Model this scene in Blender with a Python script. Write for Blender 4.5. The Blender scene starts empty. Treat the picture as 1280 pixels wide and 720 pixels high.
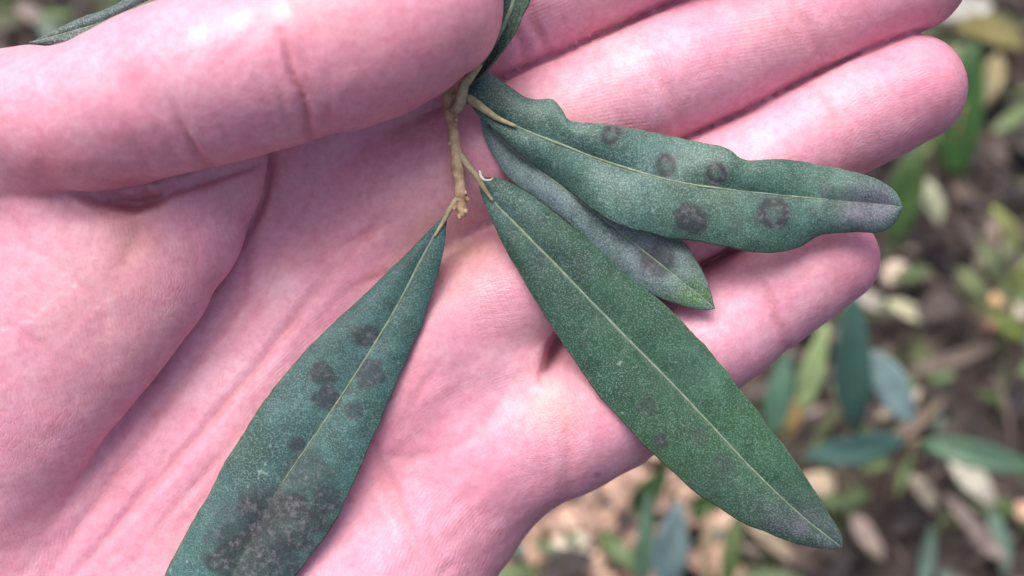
import bpy, math, random
import numpy as np
from mathutils import Matrix, Vector

random.seed(7)
rng = np.random.default_rng(7)
C = bpy.context.scene.collection
scene = bpy.context.scene

# ------------------------------------------------------------------ camera, world, sun, exposure
S_PX = 7.619          # photo pixels per millimetre on the plane of the palm
D_CAM = 200.0         # camera to palm, millimetres
TILT = math.radians(30)
CAM_H = 0.50
cam_d = bpy.data.cameras.new('camera')
cam_d.sensor_width = 36.0
cam_d.lens = 18.0 / (640 / S_PX / D_CAM)
cam_d.clip_start = 0.01
cam_d.clip_end = 400
cam_d.dof.use_dof = True
cam_d.dof.focus_distance = 0.195
cam_d.dof.aperture_fstop = 10.2
cam = bpy.data.objects.new('camera', cam_d)
C.objects.link(cam)
cam.location = (0, 0, CAM_H)
cam.rotation_euler = (TILT, 0, 0)
scene.camera = cam

SUN_EL = math.radians(70)
SUN_AZ = math.radians(-42)     # from +Y (top of the picture), towards -X
world = bpy.data.worlds.new('World')
scene.world = world
world.use_nodes = True
wn = world.node_tree.nodes
sky = wn.new('ShaderNodeTexSky')
sky.sky_type = 'NISHITA'
sky.sun_disc = False
sky.sun_elevation = SUN_EL
sky.sun_rotation = SUN_AZ
sky.air_density = 0.6
sky.dust_density = 7.0
sky.ozone_density = 0.0
bg = wn['Background']
bg.inputs['Strength'].default_value = 0.15
world.node_tree.links.new(sky.outputs[0], bg.inputs['Color'])
sun_d = bpy.data.lights.new('sun', 'SUN')
sun_d.energy = 1.35
sun_d.angle = math.radians(48)
sun_d.color = (1.0, 0.965, 0.93)
sun = bpy.data.objects.new('sun', sun_d)
C.objects.link(sun)
sdir = Vector((math.sin(SUN_AZ) * math.cos(SUN_EL), math.cos(SUN_AZ) * math.cos(SUN_EL), math.sin(SUN_EL)))
sun.rotation_euler = sdir.to_track_quat('Z', 'Y').to_euler()
sun.location = sdir * 5

vs = scene.view_settings
vs.view_transform = 'Standard'
vs.look = 'None'
vs.exposure = 0.62
vs.gamma = 1.0
vs.use_curve_mapping = False
scene.cycles.use_denoising = True
scene.cycles.use_adaptive_sampling = True
scene.cycles.adaptive_threshold = 0.02
scene.cycles.max_bounces = 6
scene.cycles.diffuse_bounces = 3
scene.cycles.glossy_bounces = 2
scene.cycles.transmission_bounces = 2

# ------------------------------------------------------------------ frames: hand space (mm) and ground
ROT = Matrix.Rotation(TILT, 3, 'X')
CAMP = Vector((0, 0, CAM_H))

def U(px, py, z=0.0):
    """point of hand space (mm) seen at photo pixel px,py, z mm above the palm plane"""
    k = (D_CAM - z) / D_CAM / S_PX
    return np.array(((px - 640) * k, (360 - py) * k, z), dtype=float)

def to_world(p):
    return ROT @ (Vector(p) - Vector((0, 0, D_CAM))) * 0.001 + CAMP

def G(px, py, h=0.0):
    """world point at height h over the ground on the ray of a photo pixel"""
    d = ROT @ Vector(((px - 640) / S_PX / D_CAM, (360 - py) / S_PX / D_CAM, -1.0))
    t = (h - CAM_H) / d.z
    return CAMP + d * t

def gscale(px, py, h=0.0):
    """metres per photo pixel at that ground point"""
    return (G(px, py, h) - CAMP).dot(ROT @ Vector((0, 0, -1))) / (S_PX * D_CAM)

def tag(o, label=None, cat=None, group=None, kind=None):
    for k, v in (('label', label), ('category', cat), ('group', group), ('kind', kind)):
        if v:
            o[k] = v
    return o

def mesh_obj(name, verts, faces, mat, parent=None, smooth=True):
    me = bpy.data.meshes.new(name)
    me.from_pydata([tuple(v) for v in verts], [], [tuple(f) for f in faces])
    if smooth:
        me.polygons.foreach_set('use_smooth', [True] * len(me.polygons))
    if mat:
        me.materials.append(mat)
    o = bpy.data.objects.new(name, me)
    C.objects.link(o)
    if parent:
        o.parent = parent
    return o

def set_attr(me, name, arr, kind='FLOAT'):
    a = me.attributes.new(name, kind, 'POINT')
    arr = np.asarray(arr, dtype=np.float32)
    if kind == 'FLOAT':
        a.data.foreach_set('value', arr.ravel())
    elif kind == 'FLOAT_VECTOR':
        a.data.foreach_set('vector', arr.ravel())
    else:
        c = np.ones((len(arr), 4), np.float32)
        c[:, :3] = arr
        a.data.foreach_set('color', c.ravel())

# ------------------------------------------------------------------ numeric helpers
_LAT = np.random.default_rng(99).uniform(-1, 1, (64, 64, 64)).astype(np.float32)

def vnoise(P, scale, seed=0):
    """smooth value noise, about -1..1"""
    q = np.asarray(P, np.float32) / np.float32(scale) + np.float32(512.37 + 7.77 * seed)
    i = np.floor(q)
    f = q - i
    i = i.astype(np.int32)
    f = f * f * (3 - 2 * f)
    i0, i1 = i & 63, (i + 1) & 63
    fx, fy, fz = f[:, 0], f[:, 1], f[:, 2]
    def z(a, b):
        u = _LAT[a, b, i0[:, 2]]
        return u + (_LAT[a, b, i1[:, 2]] - u) * fz
    def y(a):
        u = z(a, i0[:, 1])
        return u + (z(a, i1[:, 1]) - u) * fy
    u = y(i0[:, 0])
    return u + (y(i1[:, 0]) - u) * fx

def spline(pts, n):
    """Catmull-Rom through pts, n samples uniform in arc length of the first two columns"""
    p = np.asarray(pts, float)
    if len(p) == 2:
        t = np.linspace(0, 1, n)[:, None]
        return p[0] * (1 - t) + p[1] * t
    q = np.vstack((2 * p[0] - p[1], p, 2 * p[-1] - p[-2]))
    out = []
    for i in range(1, len(q) - 2):
        t = np.linspace(0, 1, 24, endpoint=False)[:, None]
        a, b, c, d = q[i - 1], q[i], q[i + 1], q[i + 2]
        out.append(0.5 * ((2 * b) + (c - a) * t + (2 * a - 5 * b + 4 * c - d) * t ** 2 + (3 * b - a - 3 * c + d) * t ** 3))
    out = np.vstack(out + [p[-1:]])
    L = np.r_[0, np.cumsum(np.linalg.norm(np.diff(out[:, :2], axis=0), axis=1))]
    s = np.linspace(0, L[-1], n)
    return np.stack([np.interp(s, L, out[:, k]) for k in range(out.shape[1])], 1)

def smin(a, b, k):
    h = np.clip(0.5 + 0.5 * (b - a) / k, 0, 1)
    return b * (1 - h) + a * h - k * h * (1 - h)

def sstep(x, a, b):
    t = np.clip((x - a) / (b - a), 0, 1)
    return t * t * (3 - 2 * t)

def dist_poly(P2, poly):
    """distance of 2-d points to a polyline, and the parameter 0..1 along it"""
    best = np.full(len(P2), 1e9)
    par = np.zeros(len(P2))
    n = len(poly) - 1
    for i in range(n):
        a, b = poly[i], poly[i + 1]
        ab = b - a
        h = np.clip(((P2 - a) @ ab) / (ab @ ab + 1e-12), 0, 1)
        d = np.linalg.norm(P2 - a - h[:, None] * ab, axis=1)
        m = d < best
        best[m] = d[m]
        par[m] = (i + h[m]) / n
    return best, par

# ------------------------------------------------------------------ materials
def new_mat(name):
    m = bpy.data.materials.new(name)
    m.use_nodes = True
    nt = m.node_tree
    return m, nt, nt.nodes, nt.links, nt.nodes['Principled BSDF']

def node(nt, t, **kw):
    n = nt.nodes.new(t)
    for k, v in kw.items():
        if k.startswith('i_'):
            n.inputs[k[2:].replace('_', ' ')].default_value = v
        else:
            setattr(n, k, v)
    return n

def ramp(nt, stops):
    r = nt.nodes.new('ShaderNodeValToRGB')
    e = r.color_ramp.elements
    while len(e) < len(stops):
        e.new(0.5)
    for q, (p, c) in zip(e, stops):
        q.position = p
        q.color = (c[0], c[1], c[2], 1) if isinstance(c, tuple) else (c, c, c, 1)
    return r

def math_n(nt, op, a, b=None):
    n = nt.nodes.new('ShaderNodeMath')
    n.operation = op
    for i, v in enumerate((a, b)):
        if v is None:
            continue
        if isinstance(v, (int, float)):
            n.inputs[i].default_value = v
        else:
            nt.links.new(v, n.inputs[i])
    return n.outputs[0]

def mix_c(nt, f, a, b, mode='MIX'):
    n = nt.nodes.new('ShaderNodeMix')
    n.data_type = 'RGBA'
    n.blend_type = mode
    for s, v in ((n.inputs['Factor'], f), (n.inputs[6], a), (n.inputs[7], b)):
        if isinstance(v, (int, float)):
            s.default_value = v
        elif isinstance(v, tuple):
            s.default_value = (*v[:3], 1)
        else:
            nt.links.new(v, s)
    return n.outputs[2]

def skin_material():
    m, nt, N, L, B = new_mat('skin')
    tc = node(nt, 'ShaderNodeTexCoord')
    col = node(nt, 'ShaderNodeAttribute', attribute_name='tint')
    n2 = node(nt, 'ShaderNodeTexNoise', i_Scale=800, i_Detail=3, i_Roughness=0.7)
    L.new(tc.outputs['Object'], n2.inputs['Vector'])
    r2 = ramp(nt, [(0.3, (0.90, 0.80, 0.82)), (0.55, (1, 1, 1)), (0.75, (1.05, 1.12, 1.12))])
    L.new(n2.outputs['Fac'], r2.inputs[0])
    c2 = mix_c(nt, 1.0, col.outputs['Color'], r2.outputs[0], 'MULTIPLY')
    # friction ridges
    ph = node(nt, 'ShaderNodeAttribute', attribute_name='ridge')
    amp = node(nt, 'ShaderNodeAttribute', attribute_name='ridge_amount')
    rid = math_n(nt, 'MULTIPLY', math_n(nt, 'SINE', ph.outputs['Fac']), amp.outputs['Fac'])
    c3 = mix_c(nt, math_n(nt, 'MULTIPLY', math_n(nt, 'ADD', rid, 1.0), 0.03), c2, (0.93, 0.72, 0.72))
    L.new(c3, B.inputs['Base Color'])
    h = math_n(nt, 'ADD', math_n(nt, 'MULTIPLY', rid, 0.42), math_n(nt, 'MULTIPLY', n2.outputs['Fac'], 1.5))
    # net of fine drawn lines
    fl = node(nt, 'ShaderNodeAttribute', attribute_name='flow')
    la = node(nt, 'ShaderNodeAttribute', attribute_name='line_amount')
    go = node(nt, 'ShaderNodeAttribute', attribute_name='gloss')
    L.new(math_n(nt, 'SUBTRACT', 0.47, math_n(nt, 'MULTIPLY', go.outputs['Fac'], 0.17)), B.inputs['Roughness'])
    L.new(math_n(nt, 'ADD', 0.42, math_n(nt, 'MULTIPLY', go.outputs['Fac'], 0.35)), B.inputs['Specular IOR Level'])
    for sc, wgt, wd in ((1.5, 0.62, 0.14),):
        vo = node(nt, 'ShaderNodeTexVoronoi', feature='DISTANCE_TO_EDGE', i_Scale=sc, i_Randomness=1.0)
        L.new(fl.outputs['Vector'], vo.inputs['Vector'])
        ln = ramp(nt, [(0.0, 0.0), (wd, 1.0)])
        L.new(vo.outputs['Distance'], ln.inputs[0])
        h = math_n(nt, 'ADD', h, math_n(nt, 'MULTIPLY', math_n(nt, 'MULTIPLY', ln.outputs[0], wgt), la.outputs['Fac']))
    bp = node(nt, 'ShaderNodeBump', i_Strength=0.5, i_Distance=0.00010)
    L.new(h, bp.inputs['Height'])
    L.new(bp.outputs[0], B.inputs['Normal'])
    B.inputs['Roughness'].default_value = 0.46
    B.inputs['Specular IOR Level'].default_value = 0.42
    B.inputs['Subsurface Weight'].default_value = 0.22
    B.inputs['Subsurface Radius'].default_value = (1.0, 0.34, 0.26)
    B.inputs['Subsurface Scale'].default_value = 0.0013
    return m

def leaf_material(name, speck=1.0, rough=0.54, scale=1.0):
    m, nt, N, L, B = new_mat(name)
    tc = node(nt, 'ShaderNodeTexCoord')
    col = node(nt, 'ShaderNodeAttribute', attribute_name='tint')
    sp = node(nt, 'ShaderNodeAttribute', attribute_name='spot')
    # fine pale hairs
    n1 = node(nt, 'ShaderNodeTexNoise', i_Scale=3700 * scale, i_Detail=1, i_Roughness=0.7)
    n2 = node(nt, 'ShaderNodeTexNoise', i_Scale=330 * scale, i_Detail=4, i_Roughness=0.65)
    n3 = node(nt, 'ShaderNodeTexNoise', i_Scale=90 * scale, i_Detail=3)
    for n in (n1, n2, n3):
        L.new(tc.outputs['Object'], n.inputs['Vector'])
    c0 = mix_c(nt, 1.0, col.outputs['Color'], None or (0.82, 0.84, 0.82), "MULTIPLY")
    r3 = ramp(nt, [(0.3, (0.78, 0.86, 0.80)), (0.7, (1.2, 1.14, 1.2))])
    L.new(n3.outputs['Fac'], r3.inputs[0])
    c1 = mix_c(nt, 1.0, c0, r3.outputs[0], 'MULTIPLY')
    r2 = ramp(nt, [(0.35, (0.72, 0.76, 0.74)), (0.65, (1.25, 1.2, 1.25))])
    L.new(n2.outputs['Fac'], r2.inputs[0])
    c2 = mix_c(nt, 1.0, c1, r2.outputs[0], 'MULTIPLY')
    # spots of sooty fungus, broken up by noise
    nz = node(nt, 'ShaderNodeTexNoise', i_Scale=900 * scale, i_Detail=4, i_Roughness=0.8)
    L.new(tc.outputs['Object'], nz.inputs['Vector'])
    rz = ramp(nt, [(0.34, 0.7), (0.50, 1.0)])
    L.new(nz.outputs['Fac'], rz.inputs[0])
    sf = math_n(nt, 'MULTIPLY', sp.outputs['Fac'], rz.outputs[0])
    rs = ramp(nt, [(0.38, (0.012, 0.016, 0.020)), (0.50, (0.026, 0.030, 0.036)), (0.66, (0.12, 0.125, 0.14))])
    L.new(nz.outputs['Fac'], rs.inputs[0])
    c3 = c2
    r1 = ramp(nt, [(0.50, 0.0), (0.66, 1.0)])
    L.new(n1.outputs['Fac'], r1.inputs[0])
    sil = node(nt, 'ShaderNodeAttribute', attribute_name='silver')
    hf = math_n(nt, 'MULTIPLY', r1.outputs[0], math_n(nt, 'MULTIPLY', sil.outputs['Fac'], 0.66 * speck))
    c4 = mix_c(nt, hf, c3, (0.26, 0.37, 0.36))
    rd = ramp(nt, [(0.30, 1.0), (0.46, 0.0)])
    L.new(n1.outputs['Fac'], rd.inputs[0])
    c5 = mix_c(nt, math_n(nt, 'MULTIPLY', rd.outputs[0], 0.45 * speck), c4, (0.008, 0.03, 0.018))
    c6 = mix_c(nt, math_n(nt, 'MULTIPLY', sf, 1.0), c5, rs.outputs[0])
    L.new(c6, B.inputs['Base Color'])
    bp = node(nt, 'ShaderNodeBump', i_Strength=0.5, i_Distance=0.00008)
    L.new(math_n(nt, 'ADD', n1.outputs['Fac'], n2.outputs['Fac']), bp.inputs['Height'])
    L.new(bp.outputs[0], B.inputs['Normal'])
    B.inputs['Roughness'].default_value = rough
    B.inputs['Specular IOR Level'].default_value = 0.45
    B.inputs['Sheen Weight'].default_value = 0.05
    B.inputs['Sheen Tint'].default_value = (0.75, 0.9, 1.0, 1)
    return m

def plain_mat(name, c1, c2, scale=300, rough=0.7, bump=0.4, dist=0.0002, spec=0.3):
    m, nt, N, L, B = new_mat(name)
    tc = node(nt, 'ShaderNodeTexCoord')
    n1 = node(nt, 'ShaderNodeTexNoise', i_Scale=scale, i_Detail=5, i_Roughness=0.65)
    L.new(tc.outputs['Object'], n1.inputs['Vector'])
    r = ramp(nt, [(0.32, c1), (0.68, c2)])
    L.new(n1.outputs['Fac'], r.inputs[0])
    L.new(r.outputs[0], B.inputs['Base Color'])
    bp = node(nt, 'ShaderNodeBump', i_Strength=bump, i_Distance=dist)
    L.new(n1.outputs['Fac'], bp.inputs['Height'])
    L.new(bp.outputs[0], B.inputs['Normal'])
    B.inputs['Roughness'].default_value = rough
    B.inputs['Specular IOR Level'].default_value = spec
    return m

SKIN = skin_material()
LEAF = leaf_material('olive_leaf_upper')
UNDER = plain_mat('olive_leaf_underside', (0.20, 0.25, 0.20), (0.32, 0.37, 0.31), 1500)
RIB = plain_mat('olive_midrib', (0.12, 0.18, 0.12), (0.26, 0.33, 0.25), 900, 0.5)
PETIOLE = plain_mat('olive_petiole', (0.24, 0.22, 0.12), (0.46, 0.40, 0.26), 700, 0.6)
BARK = plain_mat('olive_twig_bark', (0.26, 0.165, 0.09), (0.60, 0.45, 0.30), 520, 0.65, 0.6)
NAIL = plain_mat('fingernail', (0.62, 0.36, 0.36), (0.70, 0.44, 0.43), 200, 0.3, 0.1)

def tint_mat(name, scale, rough, lo=0.6, hi=1.35, trans=0.0):
    m, nt, N, L, B = new_mat(name)
    tc = node(nt, 'ShaderNodeTexCoord')
    col = node(nt, 'ShaderNodeAttribute', attribute_name='tint')
    n1 = node(nt, 'ShaderNodeTexNoise', i_Scale=scale, i_Detail=5, i_Roughness=0.65)
    L.new(tc.outputs['Object'], n1.inputs['Vector'])
    r = ramp(nt, [(0.3, (lo, lo, lo)), (0.7, (hi, hi, hi))])
    L.new(n1.outputs['Fac'], r.inputs[0])
    L.new(mix_c(nt, 1.0, col.outputs['Color'], r.outputs[0], 'MULTIPLY'), B.inputs['Base Color'])
    bp = node(nt, 'ShaderNodeBump', i_Strength=0.5, i_Distance=0.0006)
    L.new(n1.outputs['Fac'], bp.inputs['Height'])
    L.new(bp.outputs[0], B.inputs['Normal'])
    B.inputs['Roughness'].default_value = rough
    B.inputs['Specular IOR Level'].default_value = 0.35
    return m

LITTER = tint_mat('dry_litter', 160, 0.8)
FOLIAGE = tint_mat('green_foliage', 120, 0.42, 0.8, 1.2)
CHIP = tint_mat('wood_and_stone', 140, 0.85, 0.7, 1.25)

def soil_material():
    m, nt, N, L, B = new_mat('soil')
    tc = node(nt, 'ShaderNodeTexCoord')
    n1 = node(nt, 'ShaderNodeTexNoise', i_Scale=60, i_Detail=8, i_Roughness=0.7)
    L.new(tc.outputs['Object'], n1.inputs['Vector'])
    r = ramp(nt, [(0.3, (0.018, 0.013, 0.012)), (0.55, (0.055, 0.042, 0.038)), (0.75, (0.13, 0.10, 0.085))])
    L.new(n1.outputs['Fac'], r.inputs[0])
    L.new(r.outputs[0], B.inputs['Base Color'])
    bp = node(nt, 'ShaderNodeBump', i_Strength=0.8, i_Distance=0.004)
    L.new(n1.outputs['Fac'], bp.inputs['Height'])
    L.new(bp.outputs[0], B.inputs['Normal'])
    B.inputs['Roughness'].default_value = 0.95
    return m
SOIL = soil_material()


# ------------------------------------------------------------------ ground

def ground_h(x, y):
    P = np.stack((np.ravel(x), np.ravel(y), np.zeros(np.size(x))), 1)
    near = np.exp(-((P[:, 0]) ** 2 + (P[:, 1] - 0.3) ** 2) / 1.5)
    return ((vnoise(P, 0.16, 71) * 0.010 + vnoise(P, 0.05, 72) * 0.005 + vnoise(P, 0.02, 73) * 0.002) * near).reshape(np.shape(x))

_ax = np.linspace(-0.7, 0.7, 120)
_far = np.array([0.9, 1.3, 2, 3.5, 7, 15, 35, 80, 150])
_ax = np.r_[-_far[::-1], _ax, _far]
gx, gy = np.meshgrid(_ax, _ax + 0.3, indexing='ij')
gv = np.stack((gx, gy, ground_h(gx, gy)), -1).reshape(-1, 3)
_n = len(_ax)
gf = [(i * _n + j, (i + 1) * _n + j, (i + 1) * _n + j + 1, i * _n + j + 1) for i in range(_n - 1) for j in range(_n - 1)]
tag(mesh_obj('ground', gv, gf, SOIL), kind='structure')


# ------------------------------------------------------------------ the hand: one surface from a blended distance field
def chain(pts, n, sz=1.0):
    """pts: (px, py, z mm, radius px) -> samples in mm"""
    q = spline(pts, n)
    out = []
    for px, py, z, r in q:
        u = U(px, py, z)
        out.append((u[0], u[1], u[2], r / S_PX * (D_CAM - z) / D_CAM))
    return np.array(out), sz

FINGERS = {
    'index': chain([(430, 135, -14, 92), (560, 62, -12, 84), (640, 24, -10, 78), (700, -8, -9, 75), (800, -58, -6, 74), (900, -105, -2, 70), (985, -145, 3, 66), (1040, -172, 7, 56)], 14, 1.08),
    'middle': chain([(520, 240, -14, 96), (640, 186, -12, 91), (720, 150, -11, 88), (790, 118, -10, 85), (862, 84, -9, 82), (930, 57, -9, 76), (1003, 26, -8, 73), (1060, 3, -7, 71), (1100, -12, -6, 70), (1140, -27, -4, 66)], 16, 1.10),
    'ring': chain([(560, 410, -14, 98), (680, 340, -12, 88), (780, 290, -11, 82), (850, 256, -10.5, 78), (905, 229, -10, 74), (960, 200, -10, 71), (1020, 169, -9, 71), (1090, 134, -7.5, 71), (1138, 112, -6, 67)], 16, 1.10),
    'pinky': chain([(610, 570, -14, 94), (735, 512, -12, 92), (800, 472, -11, 85), (860, 433, -10, 79), (910, 402, -10, 75), (957, 373, -9, 68), (1000, 347, -8, 66), (1040, 325, -7, 59)], 14, 1.05),
}
PALM = [
    chain([(480, 470, -15, 92), (570, 462, -14, 88), (645, 462, -12.5, 74)], 5),
    chain([(430, 150, -15, 95), (300, 300, -17.5, 100), (150, 520, -19, 112), (30, 700, -20, 130)], 6),
    chain([(520, 240, -14, 96), (400, 400, -16, 98), (240, 600, -18, 112), (80, 780, -20, 132)], 6),
    chain([(560, 410, -14, 98), (460, 540, -16, 100), (300, 720, -17, 118), (150, 860, -20, 132)], 6),
    chain([(610, 575, -13.5, 92), (560, 640, -14, 96), (470, 740, -14, 116), (330, 860, -16, 140), (200, 950, -20, 130)], 7),
    chain([(60, 740, -21, 150), (-120, 960, -24, 165), (-420, 1330, -26, 190), (-620, 1580, -28, 200)], 6, 0.82),
    chain([(190, 890, -20, 140), (60, 1070, -24, 150), (-250, 1460, -26, 180), (-440, 1720, -28, 195)], 6, 0.82),
]
WEBS = [chain([(480, 180, -16, 40), (610, 108, -14, 34), (820, 4, -12, 26), (930, -50, -10, 18)], 6),
        chain([(560, 330, -16, 40), (740, 236, -14, 30), (866, 172, -12, 24), (1000, 100, -10, 18), (1110, 58, -8, 12)], 7),
        chain([(620, 480, -17, 36), (720, 415, -15, 28), (830, 356, -13, 26), (935, 308, -12, 20), (1000, 274, -10, 12)], 7)]
THENAR = chain([(198, 196, 0.5, 138), (155, 238, 1.0, 162), (95, 300, 1.5, 182), (-40, 470, -0.5, 184), (-150, 640, -6, 178), (-230, 800, -18, 150)], 11, 0.50)
THUMB = chain([(-260, 260, -4, 110), (-120, 180, 4, 92), (0, 152, 10, 80), (112, 146, 14, 96), (220, 110, 16, 106), (290, 92, 16, 108),
               (340, 80, 15.5, 108), (383, 67, 15, 105), (440, 46, 14.5, 114), (500, 22, 13.5, 108), (533, 8, 13, 98)], 22)

CARVES = [(chain([(714, 402, -6, 8), (704, 416, -5.6, 11), (694, 436, -5.2, 11), (683, 464, -3, 4)], 5), 0.9)]
# lines where flesh presses together: photo polyline, depth mm, half width mm, groups that sink
FING = ('index', 'middle', 'ring', 'pinky', 'palm')
GROOVES = [([(560, 130), (600, 111), (640, 91), (700, 64), (760, 37), (820, 11), (900, -25)], 2.4, 0.62, FING),
           ([(800, 202), (830, 187), (870, 166), (930, 139), (1000, 102), (1070, 68), (1130, 44), (1165, 33)], 2.4, 0.62, FING),
           ([(740, 408), (800, 374), (860, 341), (900, 319), (935, 300), (980, 273)], 2.0, 0.62, FING),
           ([(716, 398), (704, 416), (694, 436), (686, 456), (680, 474)], 4.0, 0.85, FING),
           ([(80, 234), (120, 246), (160, 251), (200, 241), (240, 230), (300, 211), (345, 197)], 1.9, 0.8, ('thenar',)),
           ([(125, 246), (150, 252), (166, 256), (184, 250), (205, 243)], 3.2, 1.1, ('thenar',)),
           ([(337, 205), (333, 232), (318, 272), (290, 316), (248, 376), (180, 466), (110, 566), (60, 640)], 1.5, 0.7, ('palm',))]
PIT = U(166, 252, 10)

def chain_sdf(P, ch, mg=10.0):
    sm, sz = ch
    lo = sm[:, :3].min(0) - sm[:, 3].max() - mg
    hi = sm[:, :3].max(0) + sm[:, 3].max() + mg
    out = np.full(len(P), 30.0)
    m = np.all((P > lo) & (P < hi), axis=1)
    Q = P[m]
    best = np.full(len(Q), 60.0)
    for i in range(len(sm) - 1):
        a, b = sm[i, :3], sm[i + 1, :3]
        ra, rb = sm[i, 3], sm[i + 1, 3]
        ab = b - a
        w = Q - a
        h = np.clip((w @ ab) / (ab @ ab), 0, 1)
        q = w - h[:, None] * ab
        d = np.sqrt(q[:, 0] ** 2 + q[:, 1] ** 2 + (q[:, 2] / sz) ** 2) - (ra + (rb - ra) * h)
        best = np.minimum(best, d * min(1.0, 0.5 + 0.5 * sz))
    out[m] = np.minimum(best, 30)
    return out

def along(P, a, b):
    """0..1 between two photo pixels, read on the palm plane"""
    A, Bv = U(*a)[:2], U(*b)[:2]
    d = Bv - A
    return np.clip(((P[:, :2] - A) @ d) / (d @ d), 0, 1)

def fold_union(a, b, k, g, w=1.3):
    """two pressed-together masses of flesh with a pinched line between them"""
    return smin(a, b, k) + g * np.exp(-((a - b) / w) ** 2)

def hand_sdf(P, parts=False):
    f = {k: chain_sdf(P, c) for k, c in FINGERS.items()}
    kf = 0.9 + 6 * along(P, (700, 425), (630, 470))
    fi = smin(f['index'], f['middle'], 0.7)
    fi = smin(fi, f['ring'], 0.7)
    fi = smin(fi, f['pinky'], kf)
    for c in WEBS:                          # flesh deep between the fingers
        fi = smin(fi, chain_sdf(P, c), 1.0)
    pa = chain_sdf(P, PALM[0], 16)
    for c in PALM[1:]:
        pa = smin(pa, chain_sdf(P, c, 16), 7.0)
    body = smin(pa, fi, 2.5)
    # hollow of the palm
    th = chain_sdf(P, THENAR, 20)
    kk = 0.9 + 12 * along(P, (120, 520), (-80, 800))
    body = fold_union(body, th, kk, 1.0 * (1 - along(P, (260, 330), (20, 690))), 1.8)
    tb = chain_sdf(P, THUMB, 16)
    kt = 0.8 + 15 * along(P, (165, 252), (20, 208))
    pit = np.exp(-(((P - PIT) / np.array((6.0, 4.5, 7.0))) ** 2).sum(1))
    d = fold_union(body, tb, kt, 1.2 * (1 - along(P, (170, 250), (40, 215))) + 3.2 * pit, 2.0)
    for c, k in CARVES:
        d = -smin(-d, chain_sdf(P, c), k)
    if parts:
        return d, f, pa, th, tb
    return d

def surface_nets(lo, hi, h):
    nx, ny, nz = [int(math.ceil((hi[i] - lo[i]) / h)) + 1 for i in range(3)]
    xs, ys, zs = [lo[i] + h * np.arange(n) for i, n in enumerate((nx, ny, nz))]
    F = np.empty((nx, ny, nz), np.float32)
    B = 7                                   # blocks well away from the skin are filled without looking closer
    bs = [np.arange(0, n, B) for n in (nx, ny, nz)]
    g = np.stack(np.meshgrid(*bs, indexing='ij'), -1).reshape(-1, 3)
    dc = hand_sdf(np.array(lo) + h * (g + (B - 1) / 2))
    rad = h * B * 0.5 * 1.75 / 0.7 + 1.0
    near = np.abs(dc) < rad
    for (i, j, k), v in zip(g[~near], dc[~near]):
        F[i:i + B, j:j + B, k:k + B] = v
    off = np.stack(np.meshgrid(*[np.arange(B)] * 3, indexing='ij'), -1).reshape(-1, 3)
    gn = g[near]
    for c in range(0, len(gn), 600):
        ijk = (gn[c:c + 600, None] + off[None]).reshape(-1, 3)
        ijk = ijk[(ijk < (nx, ny, nz)).all(1)]
        F[ijk[:, 0], ijk[:, 1], ijk[:, 2]] = hand_sdf(np.array(lo) + h * ijk)
    ins = F < 0
    cnt = np.zeros((nx - 1, ny - 1, nz - 1), np.int8)
    for a in (0, 1):
        for b in (0, 1):
            for c in (0, 1):
                cnt += ins[a:nx - 1 + a, b:ny - 1 + b, c:nz - 1 + c]
    act = (cnt > 0) & (cnt < 8)
    ids = np.full(act.shape, -1, np.int64)
    cells = np.argwhere(act)
    ids[act] = np.arange(len(cells))
    V = np.array(lo) + h * (cells + 0.5)
    quads = []
    for ax in range(3):
        s0 = [slice(None)] * 3; s1 = [slice(None)] * 3
        s0[ax] = slice(0, -1); s1[ax] = slice(1, None)
        a = ins[tuple(s0)]; b = ins[tuple(s1)]
        e = np.argwhere(a != b)
        o1, o2 = [i for i in range(3) if i != ax]
        ok = (e[:, o1] > 0) & (e[:, o2] > 0) & (e[:, o1] < F.shape[o1] - 1) & (e[:, o2] < F.shape[o2] - 1)
        e = e[ok]
        flip = a[e[:, 0], e[:, 1], e[:, 2]]
        def cid(d1, d2):
            c = e.copy(); c[:, o1] -= d1; c[:, o2] -= d2
            return ids[c[:, 0], c[:, 1], c[:, 2]]
        q = np.stack((cid(1, 1), cid(0, 1), cid(0, 0), cid(1, 0)), 1)
        fl = flip if ax != 1 else ~flip
        q[~fl] = q[~fl][:, ::-1]
        quads.append(q)
    return V, np.vstack(quads)

def gradient(P, d0=None, e=0.1):
    if d0 is None:
        d0 = hand_sdf(P)
    g = np.stack([hand_sdf(P + e * k) - d0 for k in np.eye(3)], 1)
    return g / (np.linalg.norm(g, axis=1, keepdims=True) + 1e-9)

def subdivide(V, Q):
    E = np.sort(np.stack((Q, np.roll(Q, -1, 1)), -1).reshape(-1, 2), 1)
    ue, inv = np.unique(E, axis=0, return_inverse=True)
    inv = inv.reshape(-1, 4)
    n0, n1 = len(V), len(ue)
    Vn = np.vstack((V, V[ue].mean(1), V[Q].mean(1)))
    fc = n0 + n1 + np.arange(len(Q))
    out = []
    for i in range(4):
        out.append(np.stack((Q[:, i], n0 + inv[:, i], fc, n0 + inv[:, i - 1]), 1))
    return Vn, np.vstack(out)

def project(V, it):
    for _ in range(it):
        d = hand_sdf(V)
        g = gradient(V, d)
        V = V - g * np.clip(d, -1.0, 1.0)[:, None]
    return V, g

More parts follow.
